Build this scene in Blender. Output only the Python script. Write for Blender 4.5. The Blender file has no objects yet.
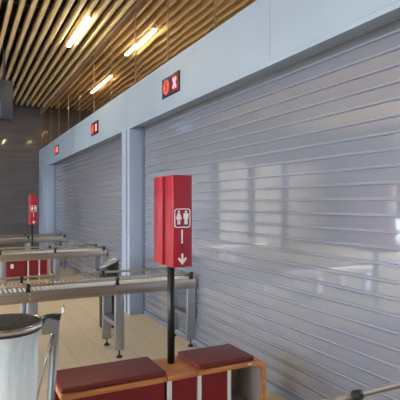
import bpy, bmesh, math, random
from mathutils import Vector, Matrix, noise
random.seed(7)
S = bpy.context.scene
COL = S.collection
PI = math.pi

# ------------------------------------------------------------------ helpers
def lin(r, g, b):
    f = lambda c: (c/255/12.92) if c/255 <= .04045 else ((c/255+.055)/1.055)**2.4
    return (f(r), f(g), f(b), 1)

def P(name, rgb, rough=.5, metal=0.0, coat=0.0, coat_rough=.05, emit=None, estr=0, spec=None, coat_ior=None):
    m = bpy.data.materials.new(name); m.use_nodes = True
    b = m.node_tree.nodes['Principled BSDF']
    b.inputs['Base Color'].default_value = lin(*rgb)
    b.inputs['Roughness'].default_value = rough
    b.inputs['Metallic'].default_value = metal
    b.inputs['Coat Weight'].default_value = coat
    b.inputs['Coat Roughness'].default_value = coat_rough
    if coat_ior: b.inputs['Coat IOR'].default_value = coat_ior
    if spec is not None: b.inputs['Specular IOR Level'].default_value = spec
    if emit:
        b.inputs['Emission Color'].default_value = lin(*emit); b.inputs['Emission Strength'].default_value = estr
    return m

def noisy(m, rgb1, rgb2, scale=(1, 1, 1), nscale=5, detail=4, bump=0, lo=.35, hi=.65):
    """colour varies between two tones with object-space noise"""
    nt = m.node_tree; N = nt.nodes; L = nt.links; b = N['Principled BSDF']
    tc = N.new('ShaderNodeTexCoord'); mp = N.new('ShaderNodeMapping'); nz = N.new('ShaderNodeTexNoise')
    mp.inputs['Scale'].default_value = scale; nz.inputs['Scale'].default_value = nscale; nz.inputs['Detail'].default_value = detail
    rp = N.new('ShaderNodeValToRGB')
    rp.color_ramp.elements[0].position = lo; rp.color_ramp.elements[0].color = lin(*rgb1)
    rp.color_ramp.elements[1].position = hi; rp.color_ramp.elements[1].color = lin(*rgb2)
    L.new(tc.outputs['Object'], mp.inputs['Vector']); L.new(mp.outputs['Vector'], nz.inputs['Vector'])
    L.new(nz.outputs['Fac'], rp.inputs['Fac']); L.new(rp.outputs['Color'], b.inputs['Base Color'])
    if bump:
        bp = N.new('ShaderNodeBump'); bp.inputs['Strength'].default_value = bump; bp.inputs['Distance'].default_value = .01
        L.new(nz.outputs['Fac'], bp.inputs['Height']); L.new(bp.outputs['Normal'], b.inputs['Normal'])
    return m

class MB:
    def __init__(s): s.bm = bmesh.new(); s.mats = 0
    def _merge(s, tmp, mi=0, smooth=False):
        vm = {}
        for v in tmp.verts: vm[v] = s.bm.verts.new(v.co)
        for f in tmp.faces:
            try:
                nf = s.bm.faces.new([vm[v] for v in f.verts]); nf.material_index = mi; nf.smooth = smooth
            except ValueError: pass
        tmp.free()
    def box(s, x0, x1, y0, y1, z0, z1, bev=0, seg=2, mi=0, mat=None):
        t = bmesh.new(); bmesh.ops.create_cube(t, size=1)
        for v in t.verts:
            v.co = Vector(((x0+x1)/2+v.co.x*(x1-x0), (y0+y1)/2+v.co.y*(y1-y0), (z0+z1)/2+v.co.z*(z1-z0)))
        if bev: bmesh.ops.bevel(t, geom=t.edges[:], offset=bev, segments=seg, affect='EDGES', profile=.5)
        if mat: bmesh.ops.transform(t, matrix=mat, verts=t.verts[:])
        bmesh.ops.recalc_face_normals(t, faces=t.faces[:])
        s._merge(t, mi, smooth=bool(bev)); return s
    def cyl(s, a, b, r, r2=None, n=14, mi=0, smooth=True):
        a = Vector(a); b = Vector(b); d = b-a; r2 = r if r2 is None else r2
        t = bmesh.new(); bmesh.ops.create_cone(t, cap_ends=True, segments=n, radius1=r, radius2=r2, depth=d.length)
        q = Vector((0, 0, 1)).rotation_difference(d.normalized()).to_matrix().to_4x4()
        bmesh.ops.transform(t, matrix=Matrix.Translation((a+b)/2) @ q, verts=t.verts[:])
        s._merge(t, mi, smooth); return s
    def tube(s, pts, r, n=10, mi=0, closed=False):
        pts = [Vector(p) for p in pts]; rings = []; m = len(pts)
        up = Vector((.13, .31, .94)).normalized()
        for i, p in enumerate(pts):
            if closed: d = pts[(i+1) % m]-pts[i-1]
            else: d = pts[min(i+1, m-1)]-pts[max(i-1, 0)]
            d.normalize(); u = d.cross(up).normalized(); w = d.cross(u).normalized()
            rings.append([s.bm.verts.new(p+r*(math.cos(2*PI*k/n)*u+math.sin(2*PI*k/n)*w)) for k in range(n)])
        for i in range(m if closed else m-1):
            A, B = rings[i], rings[(i+1) % m]
            for k in range(n):
                f = s.bm.faces.new((A[k], A[(k+1) % n], B[(k+1) % n], B[k])); f.smooth = True; f.material_index = mi
        if not closed:
            s.bm.faces.new(rings[0][::-1]); s.bm.faces.new(rings[-1])
        return s
    def lathe(s, c, prof, n=40, mi=0, wob=None, cap0=False, cap1=False):
        c = Vector(c); rings = []
        for j, (r, z) in enumerate(prof):
            ring = []
            for k in range(n):
                a = 2*PI*k/n; rr = r*(wob(a, j) if wob else 1)
                ring.append(s.bm.verts.new(c+Vector((rr*math.cos(a), rr*math.sin(a), z))))
            rings.append(ring)
        for j in range(len(rings)-1):
            for k in range(n):
                f = s.bm.faces.new((rings[j][k], rings[j][(k+1) % n], rings[j+1][(k+1) % n], rings[j+1][k])); f.smooth = True; f.material_index = mi
        if cap0: s.bm.faces.new(rings[0][::-1])
        if cap1: s.bm.faces.new(rings[-1])
        return s
    def prism(s, poly, frame, h, mi=0):
        """poly of (a,b); frame(a,b,t) -> point; extruded t = 0..h"""
        A = [s.bm.verts.new(frame(a, b, 0)) for a, b in poly]; B = [s.bm.verts.new(frame(a, b, h)) for a, b in poly]
        n = len(poly); fs = []
        fs.append(s.bm.faces.new(A)); fs.append(s.bm.faces.new(B[::-1]))
        for i in range(n): fs.append(s.bm.faces.new((A[i], B[i], B[(i+1) % n], A[(i+1) % n])))
        for f in fs: f.material_index = mi
        return s
    def build(s, name, mat, parent=None, smooth_angle=True):
        bmesh.ops.recalc_face_normals(s.bm, faces=s.bm.faces[:])
        off = Vector((0, 0, 0)); q = parent
        while q is not None: off += q.location; q = q.parent
        loc = Vector((0, 0, 0))
        if parent is None and s.bm.verts:
            xs = [v.co for v in s.bm.verts]
            loc = Vector(((min(v.x for v in xs)+max(v.x for v in xs))/2, (min(v.y for v in xs)+max(v.y for v in xs))/2, min(v.z for v in xs)))
        for v in s.bm.verts: v.co -= off+loc
        me = bpy.data.meshes.new(name); s.bm.to_mesh(me); s.bm.free()
        for m in (mat if isinstance(mat, (list, tuple)) else [mat]): me.materials.append(m)
        o = bpy.data.objects.new(name, me); COL.objects.link(o); o.location = loc
        if parent is not None: o.parent = parent
        return o

def tag(o, label, cat, group=None):
    o['label'] = label; o['category'] = cat
    if group: o['group'] = group
    return o
def thing(name, loc, label, cat, group=None):
    o = bpy.data.objects.new(name, None); COL.objects.link(o); o.location = loc; o.empty_display_size = .1
    return tag(o, label, cat, group)
def struct(o): o['kind'] = 'structure'; return o
def copy_tree(o, parent=None):
    c = o.copy(); COL.objects.link(c)
    if parent is not None: c.parent = parent
    for ch in list(o.children):
        copy_tree(ch, c)
    return c

# ------------------------------------------------------------------ materials
M = {}
M['fascia'] = noisy(P('painted_fascia', (150, 165, 182), .45), (147, 162, 179), (153, 168, 185), nscale=1.5)
M['jamb'] = P('painted_jamb', (152, 164, 184), .4)
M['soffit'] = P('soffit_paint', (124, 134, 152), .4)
M['shutter'] = P('shutter_lacquer', (124, 125, 136), .42, .0, coat=1.0, coat_rough=.035, coat_ior=2.5)
M['bead'] = P('shutter_bead_lit', (132, 136, 150), .4, coat=.5, coat_rough=.3)  # same metal as the slats, lighter tone stands for light on the beads
M['red'] = P('red_lacquer', (160, 22, 46), .35, coat=.6, coat_rough=.12)
M['redpanel'] = P('red_laminate', (118, 18, 32), .45)
M['cushion'] = noisy(P('red_leatherette', (104, 32, 36), .42), (98, 29, 33), (110, 35, 39), nscale=40, bump=.15)
M['wood'] = noisy(P('beech_veneer', (196, 128, 78), .4), (176, 110, 66), (204, 138, 88), scale=(1, 12, 12), nscale=4)
M['slatwood'] = noisy(P('pine_slat', (222, 198, 154), .55), (210, 184, 138), (230, 208, 164), scale=(14, 1, 14), nscale=2)
M['white'] = P('white_paint', (222, 222, 220), .4)
M['signwhite'] = P('white_vinyl', (240, 236, 236), .5)
M['navy'] = P('navy_vinyl', (44, 38, 92), .5)
M['black'] = P('black_plastic', (18, 18, 20), .4)
M['blackpole'] = P('black_powder_coat', (22, 23, 28), .35)
M['steel'] = noisy(P('brushed_steel', (178, 168, 156), .36, 1.0), (162, 152, 142), (190, 180, 168), scale=(.4, 30, 30), nscale=3)
M['steel2'] = P('satin_steel', (172, 176, 182), .4, 1.0)
M['chrome'] = P('bright_chrome', (205, 205, 205), .12, 1.0)
M['roller'] = P('roller_plastic', (214, 218, 220), .35)
M['grey'] = P('grey_board', (156, 142, 138), .5)
M['lightgrey'] = P('light_grey_board', (168, 174, 178), .5)
M['dark'] = P('dark_void', (30, 29, 30), .8)
M['lid'] = noisy(P('dark_mesh_lid', (56, 56, 62), .6), (42, 42, 47), (76, 75, 82), nscale=60, detail=2)
M['lid'].node_tree.nodes['Principled BSDF'].inputs['Specular IOR Level'].default_value = .15
M['warmsteel'] = P('warm_steel_tube', (192, 178, 160), .35, 1.0)
M['bindark'] = P('dark_grey_steel', (66, 68, 76), .3, .7)
M['slate'] = P('slate_blue_shell', (42, 50, 66), .5)
M['back'] = None
M['tube'] = P('lamp_tube', (255, 240, 210), .5, emit=(255, 234, 192), estr=42)
M['ledorange'] = P('led_orange', (214, 84, 44), .5, emit=(236, 84, 44), estr=.16)
M['ledred'] = P('led_red', (255, 60, 70), .5, emit=(255, 96, 110), estr=2.6)
M['lednavy'] = P('sign_navy', (28, 28, 84), .3)
M['ledmaroon'] = P('sign_maroon', (70, 8, 24), .35)
M['digit'] = P('digit_violet', (66, 22, 84), .5)
M['screen'] = P('screen_blue', (90, 120, 150), .3, emit=(110, 150, 190), estr=.5)
M['pale'] = noisy(P('pale_doors', (240, 235, 226), .5), (236, 230, 220), (244, 240, 232), nscale=2)
M['wallblue'] = P('dark_blue_wall', (74, 82, 98), .6)
M['rearwall'] = P('rear_grey', (205, 208, 214), .7)
M['pave'] = P('paving', (150, 146, 140), .9)
M['bark'] = P('bark', (80, 62, 48), .9)
M['leaf'] = P('leaf', (88, 128, 62), .6)

# dark back wall: big dark polished stone boards with horizontal seams
def mat_back():
    m = P('dark_polished_stone', (66, 60, 60), .3, coat=.5, coat_rough=.03)
    noisy(m, (80, 75, 77), (98, 91, 91), scale=(.5, .5, 5), nscale=1.6)
    return m
M['back'] = mat_back()

def mat_floor():
    m = P('beige_floor_tiles', (216, 200, 172), .5)
    nt = m.node_tree; N = nt.nodes; L = nt.links; b = N['Principled BSDF']
    tc = N.new('ShaderNodeTexCoord'); br = N.new('ShaderNodeTexBrick'); mp = N.new('ShaderNodeMapping')
    mp.inputs['Rotation'].default_value = (0, 0, PI/2)
    br.offset = .5; br.inputs['Scale'].default_value = 1
    br.inputs['Brick Width'].default_value = 1.2; br.inputs['Row Height'].default_value = .3
    br.inputs['Mortar Size'].default_value = .004; br.inputs['Mortar Smooth'].default_value = .2
    br.inputs['Color1'].default_value = lin(224, 206, 176); br.inputs['Color2'].default_value = lin(217, 199, 169)
    br.inputs['Mortar'].default_value = lin(190, 173, 149)
    L.new(tc.outputs['Object'], mp.inputs['Vector']); L.new(mp.outputs['Vector'], br.inputs['Vector']); L.new(br.outputs['Color'], b.inputs['Base Color'])
    return m
M['floor'] = mat_floor()

def mat_glass():
    m = bpy.data.materials.new('partition_glass'); m.use_nodes = True
    nt = m.node_tree; N = nt.nodes; L = nt.links; N.clear()
    out = N.new('ShaderNodeOutputMaterial'); mix = N.new('ShaderNodeMixShader'); tr = N.new('ShaderNodeBsdfTransparent'); gl = N.new('ShaderNodeBsdfGlossy')
    gl.inputs['Roughness'].default_value = .02; gl.inputs['Color'].default_value = (1, .93, .86, 1)
    tr.inputs['Color'].default_value = (.85, .76, .68, 1)
    fr = N.new('ShaderNodeValue'); fr.outputs[0].default_value = .5
    tc = N.new('ShaderNodeTexCoord'); nz = N.new('ShaderNodeTexNoise'); bp = N.new('ShaderNodeBump')
    nz.inputs['Scale'].default_value = 1.3; nz.inputs['Detail'].default_value = 1
    bp.inputs['Strength'].default_value = .07; bp.inputs['Distance'].default_value = .05
    L.new(tc.outputs['Object'], nz.inputs['Vector']); L.new(nz.outputs['Fac'], bp.inputs['Height'])
    L.new(bp.outputs['Normal'], gl.inputs['Normal'])
    L.new(fr.outputs[0], mix.inputs['Fac']); L.new(tr.outputs['BSDF'], mix.inputs[1]); L.new(gl.outputs['BSDF'], mix.inputs[2])
    L.new(mix.outputs['Shader'], out.inputs['Surface'])
    return m
M['glass'] = mat_glass()

def mat_bag():
    m = bpy.data.materials.new('clear_polythene'); m.use_nodes = True
    nt = m.node_tree; N = nt.nodes; L = nt.links; b = N['Principled BSDF']; out = N['Material Output']
    b.inputs['Base Color'].default_value = lin(236, 242, 246); b.inputs['Roughness'].default_value = .5
    tr = N.new('ShaderNodeBsdfTransparent'); tl = N.new('ShaderNodeBsdfTranslucent'); mx = N.new('ShaderNodeMixShader'); mx2 = N.new('ShaderNodeMixShader')
    tl.inputs['Color'].default_value = lin(226, 236, 240)
    mx.inputs['Fac'].default_value = .45; mx2.inputs['Fac'].default_value = .2
    tc = N.new('ShaderNodeTexCoord'); mp = N.new('ShaderNodeMapping'); nz = N.new('ShaderNodeTexNoise'); bp = N.new('ShaderNodeBump')
    mp.inputs['Scale'].default_value = (1, 1, .25); nz.inputs['Scale'].default_value = 16; nz.inputs['Detail'].default_value = 3
    bp.inputs['Strength'].default_value = .6; bp.inputs['Distance'].default_value = .03
    L.new(tc.outputs['Object'], mp.inputs['Vector']); L.new(mp.outputs['Vector'], nz.inputs['Vector']); L.new(nz.outputs['Fac'], bp.inputs['Height'])
    L.new(bp.outputs['Normal'], b.inputs['Normal']); L.new(bp.outputs['Normal'], tl.inputs['Normal'])
    L.new(b.outputs['BSDF'], mx.inputs[1]); L.new(tl.outputs['BSDF'], mx.inputs[2])
    L.new(mx.outputs['Shader'], mx2.inputs[1]); L.new(tr.outputs['BSDF'], mx2.inputs[2]); L.new(mx2.outputs['Shader'], out.inputs['Surface'])
    return m
M['bag'] = mat_bag()

# ------------------------------------------------------------------ dimensions
WX = 2.375          # shutter plane
FX = 2.15          # front of the fascia and of the jambs
GX = 2.25          # glass partition above the fascia
SOF, TOP = 2.72, 3.265
CEIL = 4.44        # underside of the wooden slats
YB = 15.40         # back wall
YN = -2.0
X0, Y0 = -9.0, -7.0

# ------------------------------------------------------------------ setting
struct(MB().box(X0-.3, 6.0, Y0-.3, YB+.3, -.2, 0).build('floor', M['floor']))
struct(MB().box(X0-.3, 6.0, Y0-.3, YB+.3, 5.3, 5.5).build('ceiling', M['dark']))
# fascia: painted panels with narrow seams on a box beam
wr = MB()
seams = [YN, -.6, 3.03, 6.63, 10.23, 13.83, YB-.04]
for a, b in zip(seams[:-1], seams[1:]):
    wr.box(FX, FX+.02, a+.002, b-.002, SOF, TOP)
wr.box(FX+.012, 2.62, YN, YB-.04, SOF+.004, TOP-.002)
wr.box(FX+.002, FX+.03, YN, YB-.04, SOF-.035, SOF+.002)       # drip lip under the front edge
struct(wr.build('wall_right', M['fascia']))
struct(MB().box(2.5, 2.62, YN, YB, 0, SOF).build('wall_right_lower', M['dark']))
# jambs between and beyond the shutters
struct(MB().box(FX+.004, 2.5, 6.49, 6.60, 0, SOF, .004).build('trim_1', M['jamb']))
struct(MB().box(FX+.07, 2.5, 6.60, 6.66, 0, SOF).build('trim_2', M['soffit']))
struct(MB().box(FX+.004, 2.5, 6.66, 6.86, 0, SOF, .004).build('trim_3', M['jamb']))
struct(MB().box(FX+.004, 2.5, 13.75, 14.0, 0, SOF, .004).build('trim_4', M['jamb']))
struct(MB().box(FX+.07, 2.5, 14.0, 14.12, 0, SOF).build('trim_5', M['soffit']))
struct(MB().box(FX+.004, 2.5, 14.12, YB-.04, 0, SOF, .004).build('trim_6', M['jamb']))
# back wall: dark part on the right, pale doors with dark posts on the left
struct(MB().box(-3.5, 6.0, YB, YB+.2, 0, 5.3).build('wall_back', M['back']))
pb = MB(); pb.box(X0, -3.5, YB+.1, YB+.2, 0, 5.3)
struct(pb.build('wall_back_left', M['wallblue']))
pd = MB()
for a, b in ((-3.9, -5.15), (-5.5, -6.75), (-7.1, -8.9)):
    pd.box(b, a, YB+.03, YB+.1, .05, 3.2)
struct(pd.build('door_1', M['pale']))
# left wall: solid dark stretch near the back, large windows along the rest
wl = MB(); wl.box(X0-.2, X0, 12.0, YB+.1, 0, 5.3); wl.box(X0-.2, X0, Y0, 12.0, 4.2, 5.3); wl.box(X0-.2, X0, Y0, 12, 0, .12)
struct(wl.build('wall_left', M['wallblue']))
wf = MB()
for k in range(9):
    y = 12-2.1*k-.05
    wf.box(X0-.16, X0-.04, y-.06, y+.06, .12, 4.2)
struct(wf.build('window_2', M['slate']))
w2 = MB(); w2.box(X0, -7.6, Y0-.2, Y0, 0, 5.3); w2.box(-6.5, 6.0, Y0-.2, Y0, 0, 5.3); w2.box(-7.6, -6.5, Y0-.2, Y0, 4.0, 5.3)
struct(w2.build('wall_rear', M['rearwall']))
struct(MB().box(5.0, 5.2, Y0, YB, 0, 5.3).build('wall_right_far', P('brown_wall', (98, 76, 60), .7)))
struct(MB().box(2.62, 5.0, YN, YB, 2.6, 2.72).build('floor_upper', M['grey']))
# ground outside
struct(MB().box(-60, X0-.3, -40, 60, -.22, -.02).build('floor_outside', M['pave']))

# glass partition above the fascia
wp = MB()
joints = [-1.9, -.7, .5, 1.7, 2.9, 4.1, 5.3, 6.5, 7.7, 8.9, 10.1, 11.3, 12.5, 13.7, 14.9, YB-.02]
for i, (a, b) in enumerate(zip(joints[:-1], joints[1:])):
    rz = random.uniform(-.006, .006)
    mt = Matrix.Translation((GX, (a+b)/2, 0)) @ Matrix.Rotation(rz, 4, 'Z') @ Matrix.Translation((-GX, -(a+b)/2, 0))
    wp.box(GX-.001, GX+.001, a+.006, b-.006, TOP-.02, CEIL+.08, mat=mt)
win = struct(wp.build('window_1', M['glass']))
wj = MB()
for a in joints: wj.box(GX-.005, GX+.005, a-.004, a+.004, TOP-.01, CEIL+.08)
wj.build('window_joint', P('pane_edge', (150, 128, 108), .3, coat=.5), win)
struct(MB().box(GX-.05, GX+.03, YN, YB, CEIL-.005, CEIL+.16).build('trim_7', P('edge_trim', (136, 112, 92), .6)))
# hangers above the slats
tr = MB()
y = -3.4
while y < 14.6:
    tr.box(X0, GX-.06, y, y+.05, CEIL+.13, CEIL+.18); y += 1.2
tr.box(-.2, .25, -4, 15, 4.85, 5.15); tr.box(1.0, 1.12, -4, 15, 4.9, 5.02)
struct(tr.build('trim_8', P('hanger_steel', (70, 70, 74), .6)))

# ------------------------------------------------------------------ ceiling slats
SLATG = 'parallel wooden slats of the ceiling'
sx = []
x = GX-.05-.03
while x > -5.2: sx.append(x); x -= .152
first = None
for i, x in enumerate(sx):
    if first is None:
        first = tag(MB().box(x-.05, x, -4, 14.4, CEIL, CEIL+.13, .002, 1).build('ceiling_slat', M['slatwood']),
                    'long pale wooden slat hung in the parallel row of the ceiling', 'ceiling slat', SLATG)
        fx = x
    else:
        o = first.copy(); COL.objects.link(o); o.location.x += x-fx
x = GX+.14
for i in range(15):
    o = first.copy(); COL.objects.link(o); o.location.x += x-fx
    o['label'] = 'wooden ceiling slat continuing behind the glass partition above the shutters'; o['group'] = 'ceiling slats behind the glass'
    x += .152
struct(MB().box(X0, -5.3, -7, 14.4, CEIL, CEIL+.1).build('ceiling_panel', M['slatwood']))

struct(MB().box(GX+.04, 5.0, YN, 14.4, CEIL+.14, CEIL+.17).build('ceiling_backing', M['slatwood']))
# ------------------------------------------------------------------ ceiling tube lights
def tube_light(x, y0, y1, label, z=CEIL):
    t = thing('ceiling_light', (x, (y0+y1)/2, z), label, 'ceiling light')
    MB().box(x-.036, x+.036, y0, y1, z-.004, z+.09, .004, 1).build('housing', M['white'], t)
    MB().box(x-.03, x+.03, y0+.03, y1-.03, z-.028, z-.003, .012, 2).build('diffuser', M['tube'], t)
    return t
tube_light(1.71, 7.1, 8.6, 'glowing tube light set between the wooden ceiling slats')
tube_light(2.95, 10.1, 11.9, 'glowing tube light seen behind the glass partition near the far end')
tube_light(-.6, 1.5, 3.1, 'unseen tube light added over the floor left of the near red benches')  # out of view, added to brighten the floor
tube_light(-.6, 8.0, 9.6, 'unseen tube light added in the slats left of the hanging display')  # also out of view, added for light on the floor farther back
tube_light(4.2, 3.0, 4.8, 'hidden tube light added behind the glass above the large shutter')  # hidden by the fascia, added to brighten the slats behind the glass
tube_light(4.2, 7.0, 8.8, 'hidden tube light added behind the glass above the jamb')  # second hidden fill tube added for the slats behind the glass
tube_light(4.2, 11.0, 12.8, 'hidden tube light added behind the glass at the far end, deeper in')  # third fill tube, added out of sight above the fascia

tube_light(-2.4, -2.6, -1.0, 'unseen tube light added over the open floor far left of the benches')  # unseen lamp behind the view, added to light the bag and front faces
# ------------------------------------------------------------------ roller shutters
def shutter(y0, y1, label):
    t = thing('roller_shutter', (WX, (y0+y1)/2, 0), label, 'roller shutter', 'closed roller shutters')
    pitch = .1024; zl = 1.6215-15*pitch
    prof = [(WX, .07)]
    z = zl
    while z < SOF+.02:
        if z > .08:
            prof += [(WX+.014, z-.004), (WX+.014, z+.003), (WX-.005, z+.004)]
            for k in range(0, 6):
                a = PI/2*k/5
                prof.append((WX-.0055-.002*math.sin(2*a), z+.0055+.0135*k/5))
            prof += [(WX+.003, z+.0205), (WX+.003, z+.022), (WX, z+.0225), (WX, z+pitch-.006)]
        z += pitch
    prof = [(a, min(b, SOF+.01)) for a, b in prof]
    mb = MB(); A = [mb.bm.verts.new((a, y0+.01, b)) for a, b in prof]; B = [mb.bm.verts.new((a, y1-.01, b)) for a, b in prof]
    for i in range(len(A)-1):
        try: f = mb.bm.faces.new((A[i], A[i+1], B[i+1], B[i])); f.material_index = 0 if (A[i+1].co.z-A[i].co.z) > .05 else 1
        except ValueError: pass
    mb.box(WX+.01, WX+.03, y0+.01, y1-.01, .01, SOF)
    mb.build('slat_curtain', [M['shutter'], M['bead']], t)
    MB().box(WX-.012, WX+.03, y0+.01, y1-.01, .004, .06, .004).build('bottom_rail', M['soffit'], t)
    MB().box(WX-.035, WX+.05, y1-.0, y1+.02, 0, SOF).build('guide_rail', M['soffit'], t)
    return t
shutter(-1.9, 6.46, 'large closed grey roller shutter on the right, in front of the red toilet sign')
shutter(6.87, 13.72, 'closed grey roller shutter farther back beyond the pale jamb')

# ------------------------------------------------------------------ lane signs on the fascia
def text_mesh(ch, size):
    cu = bpy.data.curves.new('t', 'FONT'); cu.body = ch; cu.size = size; cu.align_x = 'CENTER'; cu.align_y = 'CENTER'; cu.extrude = .001
    o = bpy.data.objects.new('t', cu); COL.objects.link(o)
    dg = bpy.context.evaluated_depsgraph_get(); me = bpy.data.meshes.new_from_object(o.evaluated_get(dg))
    bpy.data.objects.remove(o); return me
def lane_sign(yc, label, digit=None):
    zc = 2.965; w, h = .25, .115
    t = thing('lane_sign', (FX, yc, zc-h), label, 'display sign', 'lane signs on the fascia')
    fx = FX-.012
    MB().box(fx, FX-.001, yc-w, yc+w, zc-h, zc+h, .003, 1).build('housing', M['black'], t)
    a = MB().box(fx-.002, fx+.001, yc+.0, yc+w-.012, zc-h+.012, zc+h-.012).build('number_panel', M['lednavy'], t)
    b = MB().box(fx-.002, fx+.001, yc-w+.012, yc-.004, zc-h+.012, zc+h-.012).build('signal_panel', M['ledmaroon'], t)
    yd = yc+.115
    d = MB().prism([(yd+.088*math.cos(2*PI*k/32), zc+.088*math.sin(2*PI*k/32)) for k in range(32)], lambda p, q, s: Vector((fx-.002-s, p, q)), .003).build('number_disc', M['ledorange'], a)
    if digit:
        me = text_mesh(digit, .15); me.transform(Matrix(((0, 0, 1, 0), (-1, 0, 0, 0), (0, 1, 0, 0), (0, 0, 0, 1))))
        me.materials.append(M['digit'])
        o = bpy.data.objects.new('number', me); COL.objects.link(o); o.parent = a
        o.location = Vector((fx-.0065, yd, zc)) - t.location
    xm = MB(); yx = yc-.125
    for s in (1, -1):
        p = Matrix.Translation((fx-.004, yx, zc)) @ Matrix.Rotation(s*math.radians(35), 4, 'X')
        xm.box(-.002, .002, -.015, .015, -.07, .07, mat=p)
    xm.build('cross_symbol', M['ledred'], b)
    return t
lane_sign(4.97, 'lit lane sign with an orange number disc and red cross, nearest on the fascia', '5')
lane_sign(8.43, 'small lit red lane sign, middle of the three on the fascia')
lane_sign(12.25, 'tiny lit red lane sign at the far end of the fascia')

# ------------------------------------------------------------------ toilet sign posts
def totem(label):
    px, py = 1.35, 3.125
    t = thing('toilet_sign', (px, py, .452), label, 'sign post', 'red toilet sign posts')
    MB().cyl((px, py, .453), (px, py, 1.18), .0265, n=24).build('pole', M['blackpole'], t)
    x0, x1 = 1.29, 1.434; zb, zt = 1.163, 1.80
    fr = MB().box(x0, x1, 2.95, 3.098, zb, zt, .003, 2).build('front_box', M['red'], t)
    MB().box(x0, x1, 3.15, 3.307, zb, zt, .003, 2).build('rear_box', M['red'], t)
    MB().box(x0+.03, x1-.005, 3.097, 3.151, zb+.015, zt-.004).build('joining_core', M['redpanel'], t)
    fxp = lambda p: x0+(p-173)/19*.144
    fz = lambda q: 1.6-(q-204)/146.0
    F = lambda p, q, s: Vector((fxp(p), 2.9495-s, fz(q)))
    def pol(name, polys, mat):
        m = MB()
        for pl in polys: m.prism(pl, F, .0015)
        return m.build(name, mat, fr)
    def rr(x0, x1, y0, y1, r, n=6):
        out = []
        for cx, cy, a0 in ((x1-r, y0+r, -90), (x1-r, y1-r, 0), (x0+r, y1-r, 90), (x0+r, y0+r, 180)):
            for k in range(n+1):
                a = math.radians(a0+90*k/n); out.append((cx+r*math.cos(a), cy+r*math.sin(a)))
        return out
    o = rr(174.3, 190.2, 208.6, 227.8, 2.4); i = rr(175.1, 189.4, 209.5, 226.9, 1.8)
    m = MB(); n = len(o)
    for lay in (0,):
        A = [m.bm.verts.new(F(*p, .0015)) for p in o]; B = [m.bm.verts.new(F(*p, .0015)) for p in i]
        A2 = [m.bm.verts.new(F(*p, 0)) for p in o]; B2 = [m.bm.verts.new(F(*p, 0)) for p in i]
        for k in range(n):
            j = (k+1) % n
            m.bm.faces.new((A[k], A[j], B[j], B[k])); m.bm.faces.new((A[k], A2[k], A2[j], A[j])); m.bm.faces.new((B[k], B[j], B2[j], B2[k]))
    m.build('pictogram_frame', M['signwhite'], fr)
    circ = lambda cx, cy, r: [(cx+r*math.cos(2*PI*k/16), cy+r*1.0*math.sin(2*PI*k/16)) for k in range(16)]
    w = 178.6
    pol('woman_pictogram', [circ(w, 211.8, 1.15), [(w-1.3, 213.3), (w+1.3, 213.3), (w+2.7, 219.4), (w-2.7, 219.4)],
                            [(w-1.3, 213.4), (w-2.9, 218.6), (w-2.3, 218.8), (w-.9, 214.6)], [(w+1.3, 213.4), (w+.9, 214.6), (w+2.3, 218.8), (w+2.9, 218.6)],
                            [(w-1.35, 219.4), (w-.2, 219.4), (w-.2, 224.6), (w-1.35, 224.6)], [(w+.2, 219.4), (w+1.35, 219.4), (w+1.35, 224.6), (w+.2, 224.6)]], M['signwhite'])
    w2 = 185.8
    pol('man_pictogram', [circ(w2, 211.8, 1.15), [(w2-2.4, 213.3), (w2+2.4, 213.3), (w2+2.6, 218.8), (w2+1.9, 218.8), (w2+1.5, 215.2), (w2+1.5, 219.5), (w2-1.5, 219.5), (w2-1.5, 215.2), (w2-1.9, 218.8), (w2-2.6, 218.8)],
                          [(w2-1.5, 219.5), (w2-.2, 219.5), (w2-.2, 224.6), (w2-1.5, 224.6)], [(w2+.2, 219.5), (w2+1.5, 219.5), (w2+1.5, 224.6), (w2+.2, 224.6)]], M['signwhite'])
    for c in (w, w2):
        pol('pictogram_shoes', [[(c-1.9, 224.7), (c+1.9, 224.7), (c+2.1, 226.2), (c-2.1, 226.2)]], M['navy'])
    c = 181.9
    pol('pointer_bar', [[(c-.65, 230), (c+.65, 230), (c+.65, 243.8), (c-.65, 243.8)]], M['signwhite'])
    pol('pointer_tip', [[(c-.9, 244), (c+1.1, 244), (c+.7, 248.5), (c-.5, 248.5)]], M['navy'])
    c = 182.2
    pol('down_arrow', [[(c-.9, 254), (c+.9, 254), (c+.9, 260), (c+3.4, 257.6), (c+4.4, 259.4), (c, 265.4), (c-4.4, 259.4), (c-3.4, 257.6), (c-.9, 260)]], M['signwhite'])
    return t
OFF = 7.5
tot = totem('large red toilet sign box on a black pole standing on the near wooden counter')
tot2 = copy_tree(tot); tot2.location.y += OFF
tot2['label'] = 'small distant red toilet sign on a black pole before the dark back wall'

# ------------------------------------------------------------------ benches
BY0, BY1 = 2.885, 3.25
WT = .452
def cushion(x0, x1, par):
    m = MB(); m.box(x0, x1, BY0+.004, BY1-.004, WT+.0005, WT+.036, .014, 4); return m.build('seat_cushion', M['cushion'], par)
def post(x, par):
    MB().box(x, x+.026, BY0+.006, BY0+.032, 0, WT-.036).build('post', M['white'], par)
def bench_left():
    t = thing('bench', (.87, 3.07, 0), 'long red-cushioned bench left of the near toilet sign pole', 'bench', 'red benches')
    MB().box(.53, 1.221, BY0, BY1, WT-.036, WT, .004).build('wooden_top', M['wood'], t)
    cushion(.532, 1.218, t)
    post(.535, t)
    MB().box(.565, 1.205, BY0+.012, BY0+.03, .06, WT-.037).build('front_panel', M['redpanel'], t)
    MB().box(.54, 1.215, BY1-.03, BY1-.012, 0, WT-.037).build('back_panel', M['redpanel'], t)
    MB().box(.54, 1.215, BY0+.04, BY1-.04, .06, .08).build('bottom_shelf', M['lightgrey'], t)
    return t
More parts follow.
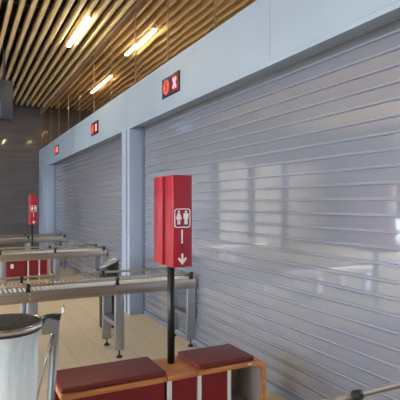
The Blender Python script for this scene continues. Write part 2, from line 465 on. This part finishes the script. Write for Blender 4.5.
def counter_mid():
    t = thing('low_counter', (1.34, 3.07, 0), 'short bare wooden counter carrying the near toilet sign pole between two red cushions', 'counter', 'low wooden counters')
    MB().box(1.227, 1.445, BY0, BY1, WT-.036, WT, .004).build('wooden_top', M['wood'], t)
    post(1.23, t)
    MB().box(1.258, 1.443, BY0+.012, BY0+.03, .06, WT-.037).build('front_panel', M['redpanel'], t)
    MB().box(1.232, 1.443, BY1-.03, BY1-.012, 0, WT-.037).build('back_panel', M['redpanel'], t)
    return t
def bench_right(xe=2.012, cubby=True):
    t = thing('bench', (1.73, 3.07, 0), 'short red-cushioned bench with rounded wooden end right of the near toilet sign pole', 'bench', 'red benches')
    r, th = .07, .034
    out = [(1.451, WT), (1.451, WT-th)]
    n = 8
    ri = r-th
    for k in range(n+1):
        a = PI/2-PI/2*k/n; out.append((xe-r+ri*math.cos(a), WT-r+ri*math.sin(a)))
    out += [(xe-th, .0), (xe, .0)]
    for k in range(n+1):
        a = PI/2*k/n; out.append((xe-r+r*math.cos(a), WT-r+r*math.sin(a)))
    m = MB(); m.prism(out, lambda p, q, s: Vector((p, BY0+s, q)), BY1-BY0)
    m.build('bent_wooden_top', M['wood'], t)
    MB().box(xe-th-.008, xe-th-.0005, BY0+.012, BY1-.002, .1, WT-r).build('end_lining', M['grey'], t)
    post(1.453, t)
    if cubby: post(1.69, t)
    MB().box(1.481, 1.688 if cubby else xe-th-.002, BY0+.012, BY0+.03, .06, WT-.037).build('front_panel', M['redpanel'], t)
    MB().box(1.482, xe-th-.01, BY1-.03, BY1-.012, .1, WT-.037).build('back_panel', M['grey'], t)
    cushion(1.453, xe-.097 if cubby else xe-.05, t)
    if not cubby: return t
    MB().box(1.703, 1.715, BY0+.03, BY1-.012, .06, WT-.037).build('side_panel', M['grey'], t)
    MB().box(1.46, xe-th-.01, BY0+.04, BY1-.012, .085, .1).build('bottom_shelf', M['lightgrey'], t)
    MB().box(1.852, 1.885, BY0-.001, BY0+.002, WT-.02, WT-.011).build('sticker_remains', M['white'], t)
    return t
for f, lb in ((bench_left, 'distant red-panelled bench with a wall socket below the middle roller table'),
              (counter_mid, 'distant narrow red-panelled counter under the far toilet sign'),
              (bench_right, 'distant short red-panelled bench right of the far toilet sign')):
    b = f(); c = bench_right(1.66, False) if f is bench_right else copy_tree(b); c.location.y += OFF; c['label'] = lb
    if f is bench_left:
        s = MB(); s.box(.90, .96, BY0+OFF-.004, BY0+OFF+.012, .27, .36, .004)
        s.build('wall_socket', M['white'], c)

# ------------------------------------------------------------------ roller tables
TX0, TX1 = -1.1, 2.35
TY = 4.73
def roller_table():
    t = thing('roller_table', (.6, TY+.27, 0), 'nearest full steel roller table behind the near red bench', 'roller table', 'steel roller tables')
    fy, by = TY, TY+.54
    zb, zt = .655, .764
    for y in (fy, by-.03):
        sb = MB(); sb.box(TX0, TX1, y, y+.03, zb, zt, .004)
        side = sb.build('side_beam', M['steel'], t)
        for x in (-.25, .585, 1.43, 2.28):
            for z in (.735, .695):
                MB().cyl((x, y-.005 if y == fy else y+.035, z), (x, y+.004, z), .007, n=10).build('bolt', M['chrome'], side)
    x = -.36
    k = 0
    while x < TX1-.03 and k < 64:
        MB().cyl((x, fy+.03, .752), (x, by-.03, .752), .0165, n=12).build('roller', M['roller'], t); x += .0435; k += 1
    if True:
        MB().box(TX0, -.39, fy+.03, by-.03, .735, .757).build('slide_plate', M['steel2'], t)
        MB().box(TX0, TX1, fy+.03, by-.03, .668, .674).build('under_tray', M['bindark'], t)
    MB().box(TX1, TX1+.006, fy, by, zb, zt).build('end_plate', M['steel'], t)
    for y, sgn in ((fy+.0, -1), (by+.02, 1)):
        MB().cyl((TX0, y, .82), (TX1-.03, y, .82), .0135, n=14).build('guide_tube', M['warmsteel'], t)
        for x in (-.25, .565, 1.44, 2.29):
            c = MB(); c.cyl((x-.016, y, .82), (x+.016, y, .82), .021, n=14)
            c.box(x-.015, x+.015, y-.013, y+.013, .764 if sgn < 0 else .70, .81, .004)
            if sgn < 0: c.box(x-.02, x+.02, fy-.008, fy+.024, .758, .785, .003)
            c.build('tube_clamp', M['black'], t)
    for x in (-.25, .605, 1.47, 2.298):
        for y in (fy+.012, by-.055):
            l = MB(); l.box(x-.05, x+.05, y, y+.042, .075, zb+.01, .003)
            lg = l.build('leg', M['steel2'], t)
            f = MB(); f.cyl((x, y+.021, .02), (x, y+.021, .078), .008, n=10); f.cyl((x, y+.021, 0), (x, y+.021, .02), .034, .022, n=20)
            f.build('levelling_foot', M['black'], lg)
        MB().box(x-.045, x+.045, fy+.05, by-.05, .315, .365, .003).build('cross_bar', M['steel2'], t)
    return t
tb = roller_table()
for y, lb in ((8.36, 'middle steel roller table between the two full ones, behind the grey litter bin'),
              (12.0, 'farthest steel roller table close to the dark back wall'),
              (1.42-.56, 'steel roller table at the bottom right corner showing one guide tube')):
    c = copy_tree(tb); c.location.y += y-TY; c['label'] = lb
tb['label'] = 'nearest fully visible steel roller table with white rollers, behind the near red bench'

# ------------------------------------------------------------------ litter bag stand, its bag
bx, by_, bz = .205, 2.66, .962
st = thing('litter_stand', (bx, by_, 0), 'steel litter stand with round dark lid at the lower left', 'litter bin')
R = .185
lid = MB().lathe((bx, by_, bz), [(0.0005, .032), (R*.5, .03), (R*.86, .024), (R*.93, .018)], 48).build('lid', M['lid'], st)
MB().tube([(bx+R*math.cos(2*PI*k/64), by_+R*math.sin(2*PI*k/64), bz+.006) for k in range(64)], .015, 12, closed=True).build('lid_rim', M['chrome'], st)
MB().lathe((bx, by_, bz), [(R*.97, -.005), (R*.97, -.024), (R*.95, -.024), (R*.95, -.005)], 48).build('bag_ring', M['bindark'], st)
ptop = Vector((.463, 2.66, .985)); pbot = Vector((.403, 2.66, .02))
MB().cyl(pbot, ptop, .0215, n=20).build('post', M['steel2'], st)
MB().cyl(ptop-Vector((.001, 0, .02)), ptop+Vector((.001, 0, .012)), .025, n=20).build('post_cap', M['bindark'], st)
ar = MB(); ar.box(.385, .462, 2.632, 2.662, .895, .972, .004); ar.build('arm', M['steel2'], st)
MB().tube([(.385, 2.645, .98), (.41, 2.64, .992), (.44, 2.645, .992), (.465, 2.65, .985)], .013, 8).build('strap', M['bindark'], st)
MB().tube([(.485, 2.655, .98), (.497, 2.655, 1.0), (.508, 2.655, 1.03), (.503, 2.655, 1.045), (.495, 2.655, 1.02), (.488, 2.655, .985)], .0022, 6).build('wire_loop', M['chrome'], st)
for dy in (-.012, .012):
    MB().tube([(.442+dy*.5, 2.645+dy, .90), (.405+dy*.5, 2.645+dy, .74), (.358+dy*.5, 2.645+dy, .555), (.30+dy, 2.645+dy, .025)], .0042, 8).build('stay_rod', M['chrome'], st)
b = MB(); b.lathe((.33, 2.66, 0), [(.0005, .03), (.16, .03), (.2, .02), (.205, 0.0), (.0005, 0)], 40); b.build('base_plate', M['bindark'], st)
bg = MB()
prof = [(R*.9, -.01), (R*.90, -.05), (R*.86, -.07), (R*.83, -.12), (R*.82, -.25), (R*.81, -.4), (R*.8, -.6), (R*.74, -.76), (R*.5, -.84), (.001, -.86)]
def wob(a, j):
    if j < 2: return 1
    return 1+.05*math.sin(5*a+.6*j)*min(1, j/4)+.02*math.sin(17*a+1.1*j)+.012*math.sin(29*a-.8*j)+.06*noise.noise(Vector((3*math.cos(a), 3*math.sin(a), j*.7)))
bg.lathe((bx, by_, bz), prof, 96, wob=wob)
tag(bg.build('bin_bag', M['bag']), 'clear white plastic rubbish bag hanging from the round litter stand', 'plastic bag')

# ------------------------------------------------------------------ cylindrical bin by the jamb
cb = thing('litter_bin', (1.72, 6.02, 0), 'dark grey cylindrical litter bin with slanted top in front of the pale jamb', 'litter bin')
m = MB(); n = 40; r = .125; cx, cy = 1.72, 6.02
lo = [m.bm.verts.new((cx+r*math.cos(2*PI*k/n), cy+r*math.sin(2*PI*k/n), .01)) for k in range(n)]
hi = [m.bm.verts.new((cx+r*math.cos(2*PI*k/n), cy+r*math.sin(2*PI*k/n), .83+.05*math.cos(2*PI*k/n))) for k in range(n)]
for k in range(n):
    f = m.bm.faces.new((lo[k], lo[(k+1) % n], hi[(k+1) % n], hi[k])); f.smooth = True
m.bm.faces.new(lo[::-1])
m.build('body', M['bindark'], cb)
m = MB(); m.tube([(cx+r*math.cos(2*PI*k/n), cy+r*math.sin(2*PI*k/n), .83+.05*math.cos(2*PI*k/n)) for k in range(n)], .008, 8, closed=True)
m.build('rim', M['steel2'], cb)
m = MB(); top = [m.bm.verts.new((cx+.118*math.cos(2*PI*k/n), cy+.118*math.sin(2*PI*k/n), .825+.047*math.cos(2*PI*k/n))) for k in range(n)]
m.bm.faces.new(top); m.build('lid', M['grey'], cb)

# ------------------------------------------------------------------ hanging display
hd = thing('hanging_display', (.55, 9.7, 3.2), 'dark slate display cabinet hanging from the ceiling at the left edge', 'display')
MB().box(.15, .87, 9.55, 9.75, 3.2, 3.93, .01).build('housing', M['slate'], hd)
MB().box(.18, .645, 9.544, 9.552, 3.24, 3.52).build('screen', M['screen'], hd)
MB().cyl((.72, 9.65, 3.93), (.72, 9.65, 5.3), .02, n=12).build('hanging_rod', M['slate'], hd)

# ------------------------------------------------------------------ tree outside the left windows
tr = thing('tree', (-11.9, 13.3, -.02), 'leafy green tree outdoors mirrored at the right edge of the shutter', 'tree')
MB().cyl((-11.9, 13.3, -.02), (-11.9, 13.3, 2.2), .14, .09, 14).build('trunk', M['bark'], tr)
m = MB()
for i in range(5200):
    d = Vector((random.gauss(0, 1), random.gauss(0, 1), random.gauss(0, 1))).normalized()*random.uniform(.55, 1)
    c = Vector((-11.9+d.x*2.0, 13.3+d.y*2.3, 2.9+d.z*2.0))
    q = Matrix.Rotation(random.uniform(0, 6.28), 3, Vector((random.random()-.5, random.random()-.5, random.random()-.5)).normalized())
    vs = [m.bm.verts.new(c+q @ Vector(p)) for p in ((-.03, -.15, 0), (.1, 0, .03), (.0, .18, 0), (-.1, 0, .03))]
    m.bm.faces.new(vs)
m.build('foliage', M['leaf'], tr)

# ------------------------------------------------------------------ light
w = bpy.data.worlds.new('World'); S.world = w; w.use_nodes = True
bgn = w.node_tree.nodes['Background']
bgn.inputs['Color'].default_value = (.79, .89, 1.0, 1); bgn.inputs['Strength'].default_value = 6
# daylight coming in at the windows
def area(loc, rot, sx, sy, power, col):
    l = bpy.data.lights.new('window_daylight', 'AREA'); l.shape = 'RECTANGLE'; l.size = sx; l.size_y = sy; l.energy = power; l.color = col
    o = bpy.data.objects.new('window_daylight', l); COL.objects.link(o); o.location = loc; o.rotation_euler = rot
    return o

# ------------------------------------------------------------------ camera
cam = bpy.data.cameras.new('camera'); co = bpy.data.objects.new('camera', cam); COL.objects.link(co)
cam.sensor_width = 36; cam.lens = 470/400*36; cam.shift_y = .01; cam.clip_start = .05; cam.clip_end = 200
co.location = (0, 0, 1.6); co.rotation_euler = (PI/2, 0, -math.radians(26.9))
S.camera = co
S.view_settings.view_transform = 'Standard'; S.view_settings.look = 'None'; S.view_settings.gamma = 1
S.view_settings.use_curve_mapping = False
S.view_settings.exposure = 1.0
